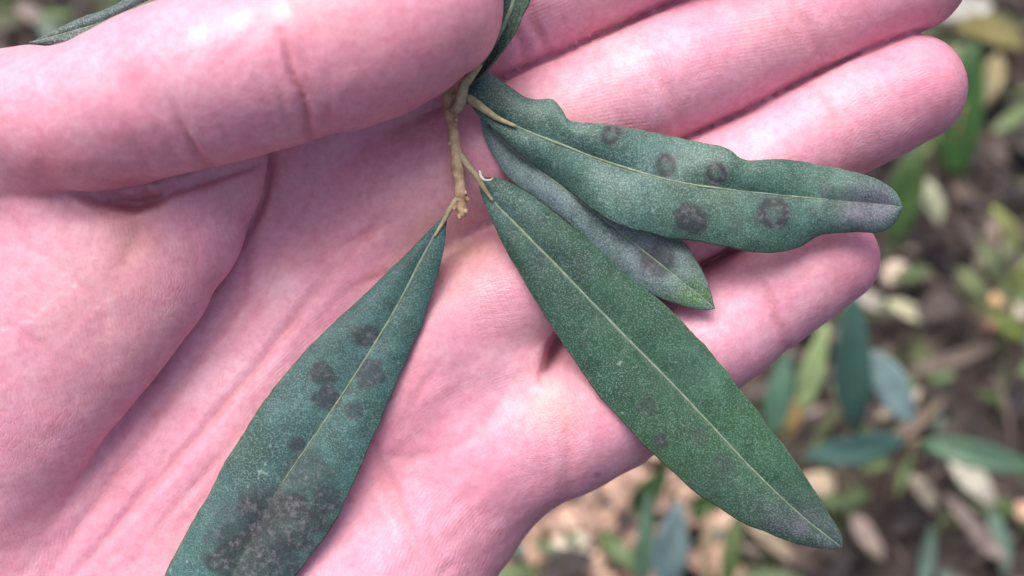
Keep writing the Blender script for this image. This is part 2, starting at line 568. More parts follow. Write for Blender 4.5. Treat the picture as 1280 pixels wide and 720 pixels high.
# folds and lines of the skin: group, photo polyline, depth mm, half width mm
CREASES = [
    ('thumb', [(352, 40), (362, 75), (372, 105), (382, 140), (390, 172), (394, 190)], 0.75, 0.75),
    ('thumb', [(372, 60), (384, 100), (396, 130)], 0.22, 0.9),
    ('thumb', [(212, 128), (228, 160), (246, 190), (264, 212), (280, 232)], 0.5, 0.7),
    ('thumb', [(150, 140), (176, 190), (200, 232)], 0.15, 1.0),
    ('thumb', [(336, 70), (350, 110), (360, 150), (372, 182)], 0.16, 0.6),
    ('thumb', [(320, 90), (334, 130), (346, 172)], 0.12, 0.6),
    ('thumb', [(404, 80), (412, 120), (410, 160)], 0.12, 0.6),
    ('thumb', [(190, 150), (210, 180), (232, 214)], 0.16, 0.6),
    ('thumb', [(270, 130), (284, 170), (304, 206)], 0.10, 0.6),
    ('thenar', [(20, 300), (70, 330), (120, 380), (140, 450)], 0.14, 0.8),
    ('thenar', [(200, 262), (240, 300), (250, 340)], 0.12, 0.7),
    ('thenar', [(0, 400), (60, 440), (100, 520)], 0.12, 0.8),
    ('palm', [(345, 225), (352, 290), (340, 340), (310, 400), (262, 460)], 0.22, 0.6),
    ('palm', [(400, 200), (380, 260), (345, 320)], 0.16, 0.6),
    ('palm', [(540, 300), (490, 340), (440, 360), (400, 400)], 0.16, 0.6),
    ('palm', [(600, 420), (560, 440), (520, 500), (500, 540)], 0.16, 0.6),
    ('palm', [(640, 500), (600, 560), (590, 620), (600, 680)], 0.18, 0.6),
    ('palm', [(560, 600), (540, 650), (548, 700)], 0.16, 0.6),
    ('palm', [(300, 540), (250, 600), (180, 680)], 0.20, 0.7),
    ('palm', [(240, 520), (180, 610), (120, 690)], 0.16, 0.6),
    ('palm', [(430, 330), (380, 390), (330, 440)], 0.20, 0.6),
    ('pinky', [(800, 470), (820, 510), (826, 550)], 0.16, 0.7),
    ('ring', [(905, 190), (925, 230), (936, 280)], 0.14, 0.7),
    ('thenar', [(60, 270), (100, 272), (130, 268), (165, 256), (190, 262)], 0.25, 1.8),
    ('thenar', [(162, 268), (170, 300), (150, 340)], 0.30, 2.0),
    ('palm', [(330, 230), (312, 290), (305, 340), (300, 380), (240, 460), (140, 600), (60, 720)], 0.35, 1.0),
    ('palm', [(480, 268), (420, 330), (350, 420), (318, 465), (290, 495), (200, 600), (110, 700), (60, 760)], 0.45, 1.0),
    ('palm', [(560, 210), (500, 265), (420, 310), (360, 330), (330, 336)], 0.28, 1.2),
    ('palm', [(690, 452), (640, 480), (600, 540), (540, 570), (470, 572)], 0.26, 1.2),
    ('palm', [(470, 560), (492, 610), (510, 660), (528, 720)], 0.40, 1.0),
    ('palm', [(452, 520), (480, 600), (505, 670)], 0.18, 0.9),
    ('palm', [(700, 455), (712, 520), (710, 590), (706, 640)], 0.34, 1.6),
    ('pinky', [(700, 455), (712, 520), (710, 590), (706, 640)], 0.34, 1.6),
    ('pinky', [(938, 335), (958, 366), (972, 398), (980, 425), (984, 455)], 0.42, 0.8),
    ('pinky', [(926, 338), (946, 368), (958, 396)], 0.18, 0.8),
    ('ring', [(1010, 108), (1034, 140), (1050, 185), (1056, 215)], 0.22, 1.0),
    ('middle', [(985, -20), (1000, 20), (1020, 60), (1030, 95)], 0.25, 1.0),
    ('middle', [(800, 40), (824, 90), (846, 140), (858, 175)], 0.30, 1.2),
    ('middle', [(640, 110), (668, 160), (700, 220)], 0.30, 1.2),
    ('index', [(648, -20), (662, 20), (676, 50), (690, 72)], 0.45, 0.9),
    ('index', [(632, 20), (648, 50), (662, 80)], 0.25, 0.9),
]

def pix(P):
    k = S_PX * D_CAM / (D_CAM - P[:, 2])
    return np.stack((640 + P[:, 0] * k, 360 - P[:, 1] * k), 1)

def build_hand():
    lo, hi = np.array((-150.0, -140.0, -50.0)), np.array((80.0, 82.0, 38.0))
    V, Q = surface_nets(lo, hi, 1.1)
    V, _ = project(V, 2)
    V, Q = subdivide(V, Q)
    V, Nn = project(V, 1)
    # relax the surface a little so that the folds stay clean
    E = np.unique(np.sort(np.stack((Q, np.roll(Q, -1, 1)), -1).reshape(-1, 2), 1), axis=0)
    cn = np.maximum(np.bincount(E.ravel(), minlength=len(V)), 1)[:, None]
    def mean_of_neighbours(X):
        return np.stack([np.bincount(E[:, 0], X[E[:, 1], k], len(X)) + np.bincount(E[:, 1], X[E[:, 0], k], len(X)) for k in range(3)], 1) / cn
    for lam in (0.55, 0.45):
        V = V + lam * (mean_of_neighbours(V) - V)
    for _ in range(4):
        lap = mean_of_neighbours(V) - V
        bad = np.linalg.norm(lap, axis=1) > 0.20
        V[bad] += 0.9 * lap[bad]
    lap = mean_of_neighbours(V) - V
    conc = sstep((lap * Nn).sum(1), 0.012, 0.06)        # bottoms of folds
    for _ in range(2):
        conc = np.maximum(conc, mean_of_neighbours(np.repeat(conc[:, None], 3, 1))[:, 0])
    for _ in range(3):
        V = V + 0.6 * conc[:, None] * (mean_of_neighbours(V) - V)
    d, f, pa, th, tb = hand_sdf(V, True)
    names = ['index', 'middle', 'ring', 'pinky', 'palm', 'thenar', 'thumb']
    D = np.stack([f['index'], f['middle'], f['ring'], f['pinky'], pa, th, tb], 1)
    W = np.exp(-np.clip(D - D.min(1, keepdims=True), 0, 20) / 0.8)
    W /= W.sum(1, keepdims=True)
    w = {n: W[:, i] for i, n in enumerate(names)}
    px = pix(V)
    face = sstep(Nn[:, 2], -0.35, 0.15)
    disp = np.zeros(len(V))
    jit = np.stack((vnoise(V, 2.2, 3), vnoise(V, 2.2, 4)), 1) * 2.2
    cre = np.zeros(len(V))
    for g, poly, dep, hw in CREASES:
        p = spline(poly, 24)
        m = (w[g] > 0.05) & np.all((px > p.min(0) - 60) & (px < p.max(0) + 60), axis=1)
        if not m.any():
            continue
        dd, par = dist_poly(px[m] + jit[m], p)
        dd = dd / S_PX
        fall = np.sin(np.pi * np.clip(par, 0.03, 0.97)) ** 0.6
        c = (np.exp(-(dd / hw) ** 2) * 1.25 - 0.25 * np.exp(-(dd / (hw * 3)) ** 2)) * fall * w[g][m] * face[m]
        disp[m] -= 1.35 * dep * c
        cre[m] = np.maximum(cre[m], np.clip(c, 0, 1) * min(1, dep * 1.6))
    # soft unevenness of flesh
    disp += 0.28 * vnoise(V, 11, 1) + 0.13 * vnoise(V, 4.5, 2)
    # fine drawn skin: short wrinkles stretched along the hand's length
    a = math.radians(40)
    R2 = np.stack((V[:, 0] * math.cos(a) + V[:, 1] * math.sin(a), -V[:, 0] * math.sin(a) + V[:, 1] * math.cos(a), V[:, 2]), 1)
    st = R2 * np.array((0.28, 1.0, 0.5))
    disp += (0.075 * vnoise(st, 1.8, 6) + 0.035 * vnoise(st, 1.0, 8)) * (w['palm'] * 1.0 + 0.45)
    disp = disp * (1 - 0.85 * conc)
    V2 = V + Nn * disp[:, None]
    for _ in range(2):
        V2 = V2 + 0.6 * conc[:, None] * (mean_of_neighbours(V2) - V2)
    for poly, dep, hw, grp in GROOVES:
        p = spline(poly, 40)
        wg = sum(w[g] for g in grp)
        m = (Nn[:, 2] > -0.2) & (wg > 0.03) & np.all((px > p.min(0) - 20) & (px < p.max(0) + 20), axis=1)
        dd, par = dist_poly(px[m], p)
        V2[m, 2] -= wg[m] * dep * np.exp(-(dd / S_PX / hw) ** 2) * np.sin(np.pi * np.clip(par, 0.02, 0.98)) ** 0.4
    # skin tint: pale, tan, rose and red blotches, redder along the creases
    base = np.array((0.66, 0.30, 0.402))
    col = np.tile(base, (len(V), 1))
    def blob(x, y, r, c, amt, grp=None):
        nonlocal col
        e = np.exp(-(((px - np.array((x, y))) / r) ** 2).sum(1)) * amt * (0.75 + 0.35 * vnoise(V, 3.0, 11))
        if grp:
            e = e * sum(w[g] for g in grp)
        e = np.clip(e, 0, 1)[:, None]
        col = col * (1 - e) + np.array(c) * e
    pale, tan, red, rose = (0.74, 0.45, 0.55), (0.66, 0.40, 0.29), (0.55, 0.15, 0.19), (0.64, 0.235, 0.335)
    blob(560, 300, 60, tan, 0.75, ['palm', 'middle', 'ring'])
    blob(684, 505, 40, tan, 0.6)
    blob(640, 470, 50, pale, 0.6)
    blob(430, 560, 70, rose, 0.7); blob(480, 500, 60, rose, 0.6); blob(560, 570, 80, rose, 0.4)
    blob(420, 290, 70, rose, 0.6, ['palm']); blob(470, 200, 60, rose, 0.6, ['palm'])
    blob(355, 360, 26, pale, 0.7); blob(270, 470, 60, pale, 0.5, ['palm']); blob(330, 440, 40, pale, .4)
    blob(120, 370, 90, tan, 0.35, ['thenar']); blob(170, 290, 40, tan, 0.45, ['thenar'])
    blob(60, 330, 70, pale, 0.45, ['thenar'])
    blob(230, 330, 50, rose, 0.4, ['thenar'])
    blob(160, 245, 40, red, 0.8, ['thumb', 'thenar']); blob(60, 212, 46, red, 0.6, ['thumb', 'thenar'])
    blob(330, 95, 50, rose, 0.5, ['thumb']); blob(140, 120, 60, rose, 0.35, ['thumb'])
    blob(480, 90, 80, rose, 0.7, ['thumb']); blob(560, 60, 60, red, 0.35, ['thumb'])
    blob(70, 90, 60, pale, 0.4, ['thumb']); blob(230, 50, 50, pale, 0.35, ['thumb'])
    blob(1160, 110, 70, rose, 0.8, ['ring']); blob(960, 195, 60, pale, 0.6, ['ring']); blob(1060, 110, 50, pale, .35, ['ring'])
    blob(1070, 310, 60, rose, 0.9, ['pinky']); blob(900, 430, 60, pale, 0.6, ['pinky']); blob(1010, 380, 40, pale, .35, ['pinky'])
    blob(1120, 10, 90, rose, 0.8, ['middle']); blob(800, 80, 70, pale, 0.5, ['middle']); blob(700, 120, 60, pale, .35, ['middle'])
    blob(770, 590, 50, pale, 0.4)
    n = vnoise(V, 7.0, 21)[:, None]
    mot = (0.6 * vnoise(V, 2.4, 23) + 0.4 * vnoise(V, 1.2, 24))[:, None]
    col = col * (1 + np.array((0.045, 0.15, 0.12)) * mot)
    wm = np.clip(vnoise(V, 12, 25), 0, 1)[:, None] * 0.3
    col = col * (1 - wm) + np.array((0.66, 0.36, 0.31)) * wm
    col = col * (1 + 0.05 * n) * (1 + np.array((0.0, 0.07, 0.04)) * vnoise(V, 3.2, 22)[:, None])
    redw = np.clip(cre, 0, 1)[:, None] * 0.55
    col = col * (1 - redw) + np.array((0.58, 0.19, 0.21)) * redw
    mole = np.exp(-((px - np.array((747, 592))) ** 2).sum(1) / 3.2 ** 2)[:, None] * 0.8
    col = col * (1 - mole) + np.array((0.16, 0.05, 0.05)) * mole
    # friction ridge phase (radians): lines across fingers, along the palm
    def dirph(ang, per):
        t = math.radians(ang)
        return (V[:, 0] * math.cos(t) + V[:, 1] * math.sin(t)) * 2 * math.pi / per
    def swirl(cx, cy, per):
        c = U(cx, cy)
        return np.hypot(V[:, 0] - c[0], (V[:, 1] - c[1]) * 1.3) * 2 * math.pi / per
    ph = np.zeros(len(V))
    order = np.argmax(W, 1)
    src = [dirph(115, .62), dirph(100, .62), swirl(1215, 220, .62), swirl(1120, 380, .62), swirl(820, 760, .66), dirph(10, .62), swirl(380, 130, .62)]
    for i, p in enumerate(src):
        ph[order == i] = p[order == i]
    ph = ph + 5 * vnoise(V, 9, 31) + 2.6 * vnoise(V, 4, 32)
    ra = 0.5 * np.clip(0.45 + 0.5 * vnoise(V, 14, 33) + 0.4 * vnoise(V, 2.6, 34), 0.05, 1.2) * sstep(Nn[:, 2], 0.0, 0.5)
    calm = sstep(W.max(1), 0.55, 0.9)
    ra = ra * calm
    def flow(ang):
        t = math.radians(ang)
        return np.stack((V[:, 0] * math.cos(t) + V[:, 1] * math.sin(t), -V[:, 0] * math.sin(t) + V[:, 1] * math.cos(t), V[:, 2]), 1)
    FL = np.zeros_like(V)
    for i, ang in enumerate((115, 112, 24, 30, 58, 100, 105)):
        FL[order == i] = flow(ang)[order == i]
    FL = FL + 1.3 * np.stack((vnoise(V, 7, 41), vnoise(V, 7, 42), vnoise(V, 7, 43)), 1)
    FL = FL * np.array((0.30, 1.0, 0.7))
    anchor = np.array((-20.0, 0.0, 0.0))
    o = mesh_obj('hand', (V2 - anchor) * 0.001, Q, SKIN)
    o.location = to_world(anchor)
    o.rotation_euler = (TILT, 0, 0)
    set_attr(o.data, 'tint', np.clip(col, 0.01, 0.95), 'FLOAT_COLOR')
    set_attr(o.data, 'ridge', ph)
    set_attr(o.data, 'flow', FL, 'FLOAT_VECTOR')
    set_attr(o.data, 'line_amount', calm * np.clip(0.7 + 0.6 * vnoise(V, 10, 44), 0.1, 1.2))
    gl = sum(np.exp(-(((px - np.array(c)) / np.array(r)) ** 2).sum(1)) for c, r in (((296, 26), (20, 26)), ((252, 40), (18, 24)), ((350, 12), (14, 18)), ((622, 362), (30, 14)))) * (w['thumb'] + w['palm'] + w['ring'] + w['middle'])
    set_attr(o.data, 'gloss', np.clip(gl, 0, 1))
    set_attr(o.data, 'ridge_amount', ra)
    tag(o, 'pink bare left hand held palm up, its thumb pinching the olive sprig', 'hand')
    # fingernails on the far side of the fingertips
    for nm, ch, up, wd, ln in (('thumb', THUMB, (-0.25, 0.75, 0.6), 7.0, 13), ('index', FINGERS['index'], (0, 0.1, -1), 5.6, 11),
                               ('middle', FINGERS['middle'], (0, 0, -1), 5.8, 12), ('ring', FINGERS['ring'], (0, 0, -1), 5.4, 11),
                               ('pinky', FINGERS['pinky'], (0, 0, -1), 4.4, 9)):
        sm = ch[0]
        tip, prev = sm[-1, :3], sm[-3, :3]
        t = (tip - prev) / np.linalg.norm(tip - prev)
        u = np.array(up, float); u -= t * (u @ t); u /= np.linalg.norm(u)
        s = np.cross(t, u)
        r = sm[-1, 3]
        bb, aa = np.meshgrid(np.linspace(0, 1, 9), np.linspace(-1, 1, 9), indexing='ij')
        aa, bb = aa.ravel(), bb.ravel()
        pts = tip + t * (r * 0.72 - ln * bb)[:, None]
        sw = np.where((bb > 0.1) & (bb < 0.9), 0.75, 0.64) * aa
        dr = u * np.cos(sw)[:, None] + s * np.sin(sw)[:, None]
        for _ in range(14):
            pts = pts + dr * np.maximum(-hand_sdf(pts), 0)[:, None]
        pts = pts + dr * (0.32 - 0.5 * (np.abs(aa) > 0.99) - 0.5 * (bb > 0.99))[:, None]
        fc = [(i * 9 + j, i * 9 + j + 1, i * 9 + j + 10, i * 9 + j + 9) for i in range(8) for j in range(8)]
        n = mesh_obj('fingernail', (np.array(pts) - anchor) * 0.001, fc, NAIL, o)
    return o

hand = build_hand()

# ------------------------------------------------------------------ tubes
def tube(path, radii, sides=10, cap=True, flat=1.0, up=(0, 0, 1)):
    """verts, faces of a tube along path (any units)"""
    P = np.asarray(path, float)
    T = np.gradient(P, axis=0)
    T /= np.linalg.norm(T, axis=1, keepdims=True) + 1e-12
    V, F = [], []
    upv = np.asarray(up, float)
    for i, (p, t) in enumerate(zip(P, T)):
        s = np.cross(t, upv)
        if np.linalg.norm(s) < 1e-4:
            s = np.cross(t, (0, 1, 0))
        s /= np.linalg.norm(s)
        n = np.cross(s, t)
        for k in range(sides):
            a = 2 * math.pi * k / sides
            V.append(p + radii[i] * (s * math.cos(a) + n * math.sin(a) * flat))
    m = len(P)
    for i in range(m - 1):
        for k in range(sides):
            k2 = (k + 1) % sides
            F.append((i * sides + k, i * sides + k2, (i + 1) * sides + k2, (i + 1) * sides + k))
    if cap:
        F.append(tuple(range(sides - 1, -1, -1)))
        F.append(tuple((m - 1) * sides + k for k in range(sides)))
    return V, F

# ------------------------------------------------------------------ the sprig in the hand
SPRIG_A = U(565, 150, 2)
sprig = bpy.data.objects.new('olive_sprig', None)
sprig.empty_display_size = 0.01
C.objects.link(sprig)
sprig.location = to_world(SPRIG_A)
sprig.rotation_euler = (TILT, 0, 0)
tag(sprig, 'olive sprig with dark spotted green leaves pinched between thumb and palm', 'sprig')

def hand_obj(name, V, F, mat, parent, **kw):
    return mesh_obj(name, (np.asarray(V) - SPRIG_A) * 0.001, F, mat, parent, **kw)

def sprig_leaf(mid, left, right, zs, base, patches=(), spots=(), silver=0.5, puff=0.9, drop=0.8, wave=None, nu=34, nt=250, rib=(0.34, 0.10), ribend=1.0, label=None, fold=0.0, tilt=0.0):
    M = spline(mid, nt); Lf = spline(left, nt); Rt = spline(right, nt)
    t = np.linspace(0, 1, nt)
    env = np.sin(np.pi * t)[:, None] ** 0.5
    for e in (Lf, Rt):
        e3 = np.c_[e, np.zeros(nt)]
        e += env * np.stack((1.6 * vnoise(e3, 30, 91) + 0.7 * vnoise(e3, 9, 92), 1.6 * vnoise(e3, 30, 93) + 0.7 * vnoise(e3, 9, 94)), 1)
    zc = np.interp(t, np.linspace(0, 1, len(zs)), zs)
    zc = np.convolve(np.pad(zc, 20, mode='edge'), np.ones(41) / 41, mode='valid')
    us = np.linspace(-1, 1, 2 * nu + 1)
    V = np.zeros((nt, 2 * nu + 1, 3)); PX = np.zeros((nt, 2 * nu + 1, 2))
    for j, u in enumerate(us):
        e = Lf if u < 0 else Rt
        a = abs(u)
        q = M * (1 - a) + e * a
        wd = np.linalg.norm(e - M, axis=1) / S_PX
        prof = puff * (1 - (2 * a - 1) ** 2) * np.clip(wd / 6, 0, 1) - drop * a ** 4 * np.clip(wd / 5, 0, 1) + fold * a * wd + tilt * u * wd
        z = zc + prof
        if wave is not None:
            z = z + wave(t, u) * np.clip(wd / 6, 0, 1.3)
        for i in range(nt):
            V[i, j] = U(q[i, 0], q[i, 1], z[i])
        PX[:, j] = q
    V = V.reshape(-1, 3); PX = PX.reshape(-1, 2)
    V[:, 2] += 0.10 * vnoise(V, 3.0, 51)
    n = 2 * nu + 1
    F = [(i * n + j, (i + 1) * n + j, (i + 1) * n + j + 1, i * n + j + 1) for i in range(nt - 1) for j in range(n - 1)]
    a0, b0, c0 = V[(nt // 2) * n + nu], V[(nt // 2 + 1) * n + nu], V[(nt // 2) * n + nu + 1]
    if np.cross(b0 - a0, c0 - a0)[2] < 0:
        F = [q[::-1] for q in F]
    o = hand_obj('leaf', V, F, LEAF, sprig)
    o.data.materials.append(UNDER)
    col = np.tile(np.array(base), (len(V), 1))
    for x, y, r, c, amt in patches:
        e = (np.exp(-(((PX - np.array((x, y))) / np.array(r)) ** 2).sum(1)) * amt)
        e = np.clip(e * (1 + 0.5 * vnoise(V, 2.5, 52)), 0, 1)[:, None]
        col = col * (1 - e) + np.array(c) * e
    mg = np.tile(np.abs(us), nt)
    g = (sstep(mg, 0.94, 1.0) * 0.5)[:, None]
    col = col * (1 - g) + np.array((0.10, 0.17, 0.07)) * g
    vein = (np.exp(-(mg / 0.05) ** 2) * 0.35)[:, None]
    col = col * (1 - vein) + np.array((0.13, 0.19, 0.11)) * vein
    sp = np.zeros(len(V))
    nz = vnoise(V, 1.6, 53) * 0.25 + vnoise(V, 0.8, 54) * 0.15
    for s in spots:
        x, y, r, amt = s[:4]
        dd = np.sqrt((((PX - np.array((x, y))) / np.array(r)) ** 2).sum(1)) + nz
        if len(s) > 4:
            v = 1.2 * np.exp(-((dd - 0.85) / 0.32) ** 2) * amt + 0.45 * amt * (dd < 0.85)
        else:
            v = (1 - sstep(dd, 0.65, 1.1)) * amt + np.exp(-((dd - 0.88) / 0.16) ** 2) * amt * 0.25
        sp = np.maximum(sp, v)
    # faint side veins
    aa_ = np.repeat(t, n); side = (np.sin((aa_ * 70 - mg * 5.5) + 2.5 * vnoise(V, 5, 59)) * sstep(mg, 0.05, 0.2) * (1 - sstep(mg, 0.7, 0.95)))[:, None]
    col = col * (1 + 0.07 * side)
    # little pale flecks
    fl = (vnoise(V, 0.55, 55) * vnoise(V, 0.9, 56) > 0.50) * (vnoise(V, 6, 57) > 0.0)
    col[fl] = (0.22, 0.30, 0.26)
    set_attr(o.data, 'tint', np.clip(col, 0, 1), 'FLOAT_COLOR')
    set_attr(o.data, 'spot', np.clip(sp, 0, 1))
    set_attr(o.data, 'silver', np.clip(silver + 0.18 * vnoise(V, 8, 58), 0, 1))
    sol = o.modifiers.new('thickness', 'SOLIDIFY')
    sol.thickness = 0.00042
    sol.offset = -1
    sol.material_offset = 1
    sol.material_offset_rim = 0
    if label:
        o['label'] = label
    ne = int(nt * ribend)
    path = [U(M[i, 0], M[i, 1], zc[i] + (0.03 + (wave(t[i:i + 1], 0.0)[0] * 0 if wave else 0))) for i in range(0, ne, 2)]
    if wave is not None:
        wd = np.linalg.norm(Lf - M, axis=1) / S_PX
        path = [U(M[i, 0], M[i, 1], zc[i] + 0.03 + float(wave(t[i:i + 1], 0.0)[0] * min(1.3, np.linalg.norm(Rt[i] - M[i]) / S_PX / 6))) for i in range(0, ne, 2)]
    rr = np.linspace(rib[0], rib[1], len(path))
    v, f = tube(path, rr, 8, True, 0.55)
    hand_obj('midrib', v, f, RIB, o).parent = o
    return o

TEAL, GREEN, BLUE = (0.036, 0.112, 0.106), (0.019, 0.080, 0.038), (0.070, 0.150, 0.150)
GREY = (0.075, 0.080, 0.098)

# broad leaf hanging to the lower left
_r = np.random.default_rng(3)
SOOT = [(345 + 62 * a - 0.55 * 55 * b, 655 + 55 * b, rr_) for a, b, rr_ in zip(_r.uniform(-0.8, 0.8, 34), _r.uniform(-0.75, 1.1, 34), _r.uniform(8, 14, 34))]
leafA = sprig_leaf([(558, 268), (530, 318), (495, 385), (448, 462), (400, 535), (350, 608), (305, 690), (270, 760), (225, 850)],
    [(556, 268), (512, 312), (448, 374), (390, 430), (330, 500), (280, 582), (232, 668), (200, 735), (196, 800), (225, 850)],
    [(559, 269), (556, 305), (545, 352), (524, 412), (492, 488), (458, 566), (420, 648), (372, 718), (320, 780), (225, 850)],
    [3.5, 3.0, 2.2, 1.8, 1.8, 2.2, 3, 3], TEAL,
    patches=[(420, 470, 70, BLUE, 0.5), (300, 560, 40, (0.020, 0.06, 0.045), 0.5), (350, 640, (70, 60), (0.055, 0.07, 0.075), 0.5), (490, 380, 40, BLUE, .4), (370, 650, 30, (0.03, .10, .05), .4)],
    spots=[(458, 419, 17, 0.8), (404, 468, 16, 0.85), (408, 497, 19, 0.8), (463, 466, 19, 0.75), (441, 512, 12, 0.6), (372, 556, 12, 0.85),
           (435, 488, 8, 0.5), (382, 590, (34, 30), 0.5), (350, 650, (66, 46), 0.7), (310, 690, (55, 50), 0.7), (405, 625, 22, 0.7), (330, 730, (60, 50), 0.7), (285, 640, 16, .4), (300, 770, (50, 50), .8), (270, 672, 14, .5)] + [(x, y, r, 0.72, 1) for x, y, r in SOOT],
    silver=0.42, puff=0.6, drop=0.5, rib=(0.26, 0.07), ribend=0.62)
leafA['label'] = 'broad leaf with a large sooty patch, hanging to the lower left'

# long dark leaf to the lower right
leafB = sprig_leaf([(597, 222), (612, 247), (655, 291), (710, 347), (772, 411), (850, 490), (940, 586), (1000, 643), (1052, 684)],
    [(596, 222), (606, 256), (626, 300), (660, 360), (702, 428), (760, 508), (820, 571), (880, 623), (940, 658), (1000, 681), (1036, 687), (1052, 684)],
    [(599, 221), (628, 224), (664, 244), (722, 290), (790, 345), (850, 400), (906, 461), (960, 531), (1005, 592), (1036, 642), (1052, 668), (1053, 684)],
    [3.6, 4.0, 3.8, 3.4, 3.2, 3.2, 3.0, 2.5, 2.0], GREEN,
    patches=[(690, 330, 70, (0.020, 0.062, 0.048), 0.8), (640, 250, 50, BLUE, 0.5), (990, 655, (60, 40), GREY, 0.75), (1040, 672, 26, GREY, 0.6), (900, 600, (60, 40), (0.04, 0.07, 0.055), .5),
             (880, 470, (60, 60), (0.034, 0.11, 0.070), 0.6), (940, 540, 60, (.036, .125, .05), .8), (830, 560, 50, (0.034, 0.10, 0.034), .7)],
    spots=[(808, 510, 13, 0.55), (826, 551, 9, 0.85), (800, 438, 8, 0.3), (876, 545, 14, 0.35), (905, 575, 14, 0.3), (728, 430, 6, .4)],
    silver=0.42, puff=0.55, drop=0.8, rib=(0.28, 0.10), fold=0.02)
leafB['label'] = 'long dark green leaf reaching past the little finger'

def waveC(t, u):
    return 1.5 * u * np.sin(t * 15.5 + 0.7) * np.exp(-((t - 0.25) / 0.42) ** 2) + 0.8 * np.abs(u) * np.sin(t * 22)

# lower leaf tucked under the wavy one
leafD = sprig_leaf([(598, 128), (622, 168), (660, 202), (700, 232), (760, 278), (820, 326), (865, 362), (894, 386)],
    [(596, 130), (604, 165), (618, 198), (642, 228), (700, 272), (760, 326), (812, 366), (850, 382), (880, 388), (894, 386)],
    [(600, 126), (640, 150), (690, 180), (750, 215), (810, 258), (852, 300), (876, 335), (888, 362), (894, 386)],
    [2.0, 2.8, 3.2, 3.2, 3.2, 3.4, 3.4, 3.0], (0.13, 0.20, 0.195),
    patches=[(700, 260, 60, (0.09, 0.14, 0.155), 0.6), (790, 310, 50, (0.12, 0.17, 0.17), 0.7), (872, 372, (34, 24), (0.09, 0.19, 0.06), 0.9), (850, 340, 20, (0.15, 0.20, 0.17), .4), (822, 326, 26, (0.10, 0.09, 0.13), .7)],
    spots=[(822, 326, 23, 0.75), (812, 318, 12, 0.4), (742, 282, 9, 0.3)], silver=0.62, puff=0.6, drop=0.6, rib=(0.25, 0.09))
leafD['label'] = 'bluish leaf tucked beneath the wavy leaf'

leafC = sprig_leaf([(584, 120), (604, 136), (640, 156), (700, 180), (770, 206), (850, 228), (940, 240), (1030, 249), (1090, 254), (1129, 258)],
    [(585, 116), (590, 98), (598, 84), (620, 96), (648, 116), (668, 124), (690, 125), (704, 138), (716, 152), (765, 156), (830, 169), (880, 180), (908, 186), (932, 200), (985, 199), (1040, 209), (1090, 222), (1118, 238), (1129, 258)],
    [(584, 123), (596, 142), (622, 166), (655, 197), (690, 222), (714, 240), (742, 264), (785, 286), (850, 299), (905, 308), (962, 316), (1000, 308), (1030, 294), (1068, 290), (1100, 290), (1120, 277), (1129, 258)],
    [4.5, 6.0, 6.6, 6.8, 7.0, 7.0, 6.8, 6.4, 6.0], (0.055, 0.135, 0.110),
    patches=[(800, 200, (60, 30), BLUE, 0.6), (880, 260, 60, (0.036, 0.09, 0.05), 0.5), (1086, 258, (36, 30), (0.125, 0.118, 0.165), 1.2), (980, 215, 50, (0.032, .10, .06), .5), (640, 130, 40, (0.022, 0.06, 0.045), .7), (760, 175, 40, (.04, .10, .07), .5)],
    spots=[(864, 273, 24, 0.9), (967, 268, 19, 0.85, 1), (762, 170, 12, 0.9, 1), (833, 207, 12, 0.9, 1), (895, 216, 12, 0.9, 1), (1032, 238, 9, 0.4), (1014, 264, 8, 0.35), (920, 280, 14, .3), (845, 195, 5, .4), (1060, 262, 30, 0.25)],
    silver=0.55, puff=0.6, drop=1.0, wave=waveC, rib=(0.28, 0.11), ribend=0.84)
leafC['label'] = 'wavy leaf with round dark spots lying across the fingers'

# leaf rising past the tip of the thumb
leafE = sprig_leaf([(580, 108), (592, 92), (606, 72), (622, 46), (636, 18), (645, -12), (650, -60), (650, -120)],
    [(579, 107), (584, 92), (594, 74), (610, 46), (622, 18), (628, -8), (626, -60), (650, -120)],
    [(582, 110), (600, 96), (620, 72), (640, 44), (654, 16), (664, -10), (672, -60), (650, -120)],
    [4, 6, 8, 9, 10, 10, 9], (0.020, 0.058, 0.042), patches=[(640, 30, 30, (0.05, 0.10, 0.06), 0.4)], silver=0.35, puff=-0.5, drop=-0.6, nt=90, nu=12, rib=(0.5, 0.2), fold=0.35)
leafE['label'] = 'narrow folded leaf rising past the tip of the thumb'

# leaf seen beyond the back of the thumb
leafF = sprig_leaf([(560, -60), (420, -60), (300, -40), (200, -4), (120, 30), (36, 54)],
    [(560, -62), (420, -115), (280, -100), (160, -4), (95, 24), (36, 54)],
    [(560, -58), (420, -20), (300, 10), (200, 40), (120, 60), (36, 54)],
    [2, 2, 2, 2, 1, 0], (0.05, 0.085, 0.085), patches=[(200, 10, (40, 20), (0.06, .09, .10), .6)], spots=[(190, 15, (40, 8), .3)], silver=0.6, nt=110, nu=14)
leafF['label'] = 'leaf showing behind the upper edge of the thumb'

# woody stem
sp_ = spline([(548, 60, 2, 14), (556, 95, 2.5, 13), (562, 120, 3.0, 12.5), (565, 150, 3.3, 10), (569, 185, 3.6, 9.5), (573, 215, 3.8, 9.5), (576, 242, 4.0, 9), (577, 258, 4.0, 8.5), (578, 271, 3.9, 7.5)], 70)
path = [U(a, b, z) for a, b, z, r in sp_]
rad = 0.74 * sp_[:, 3] / S_PX * (1 + 0.06 * np.sin(np.arange(70) * 0.9) + 0.10 * vnoise(np.array(path), 1.6, 61))
for cx, amp in ((140, 0.22), (179, 0.16), (203, 0.14), (244, 0.20), (262, 0.16)):
    rad *= 1 + amp * np.exp(-((sp_[:, 1] - cx) / 4.5) ** 2)
v, f = tube(path, rad, 14)
v = np.array(v); v += 0.08 * np.stack([vnoise(v, 0.8, 62 + k) for k in range(3)], 1)
stem = hand_obj('stem', v, f, BARK, sprig)

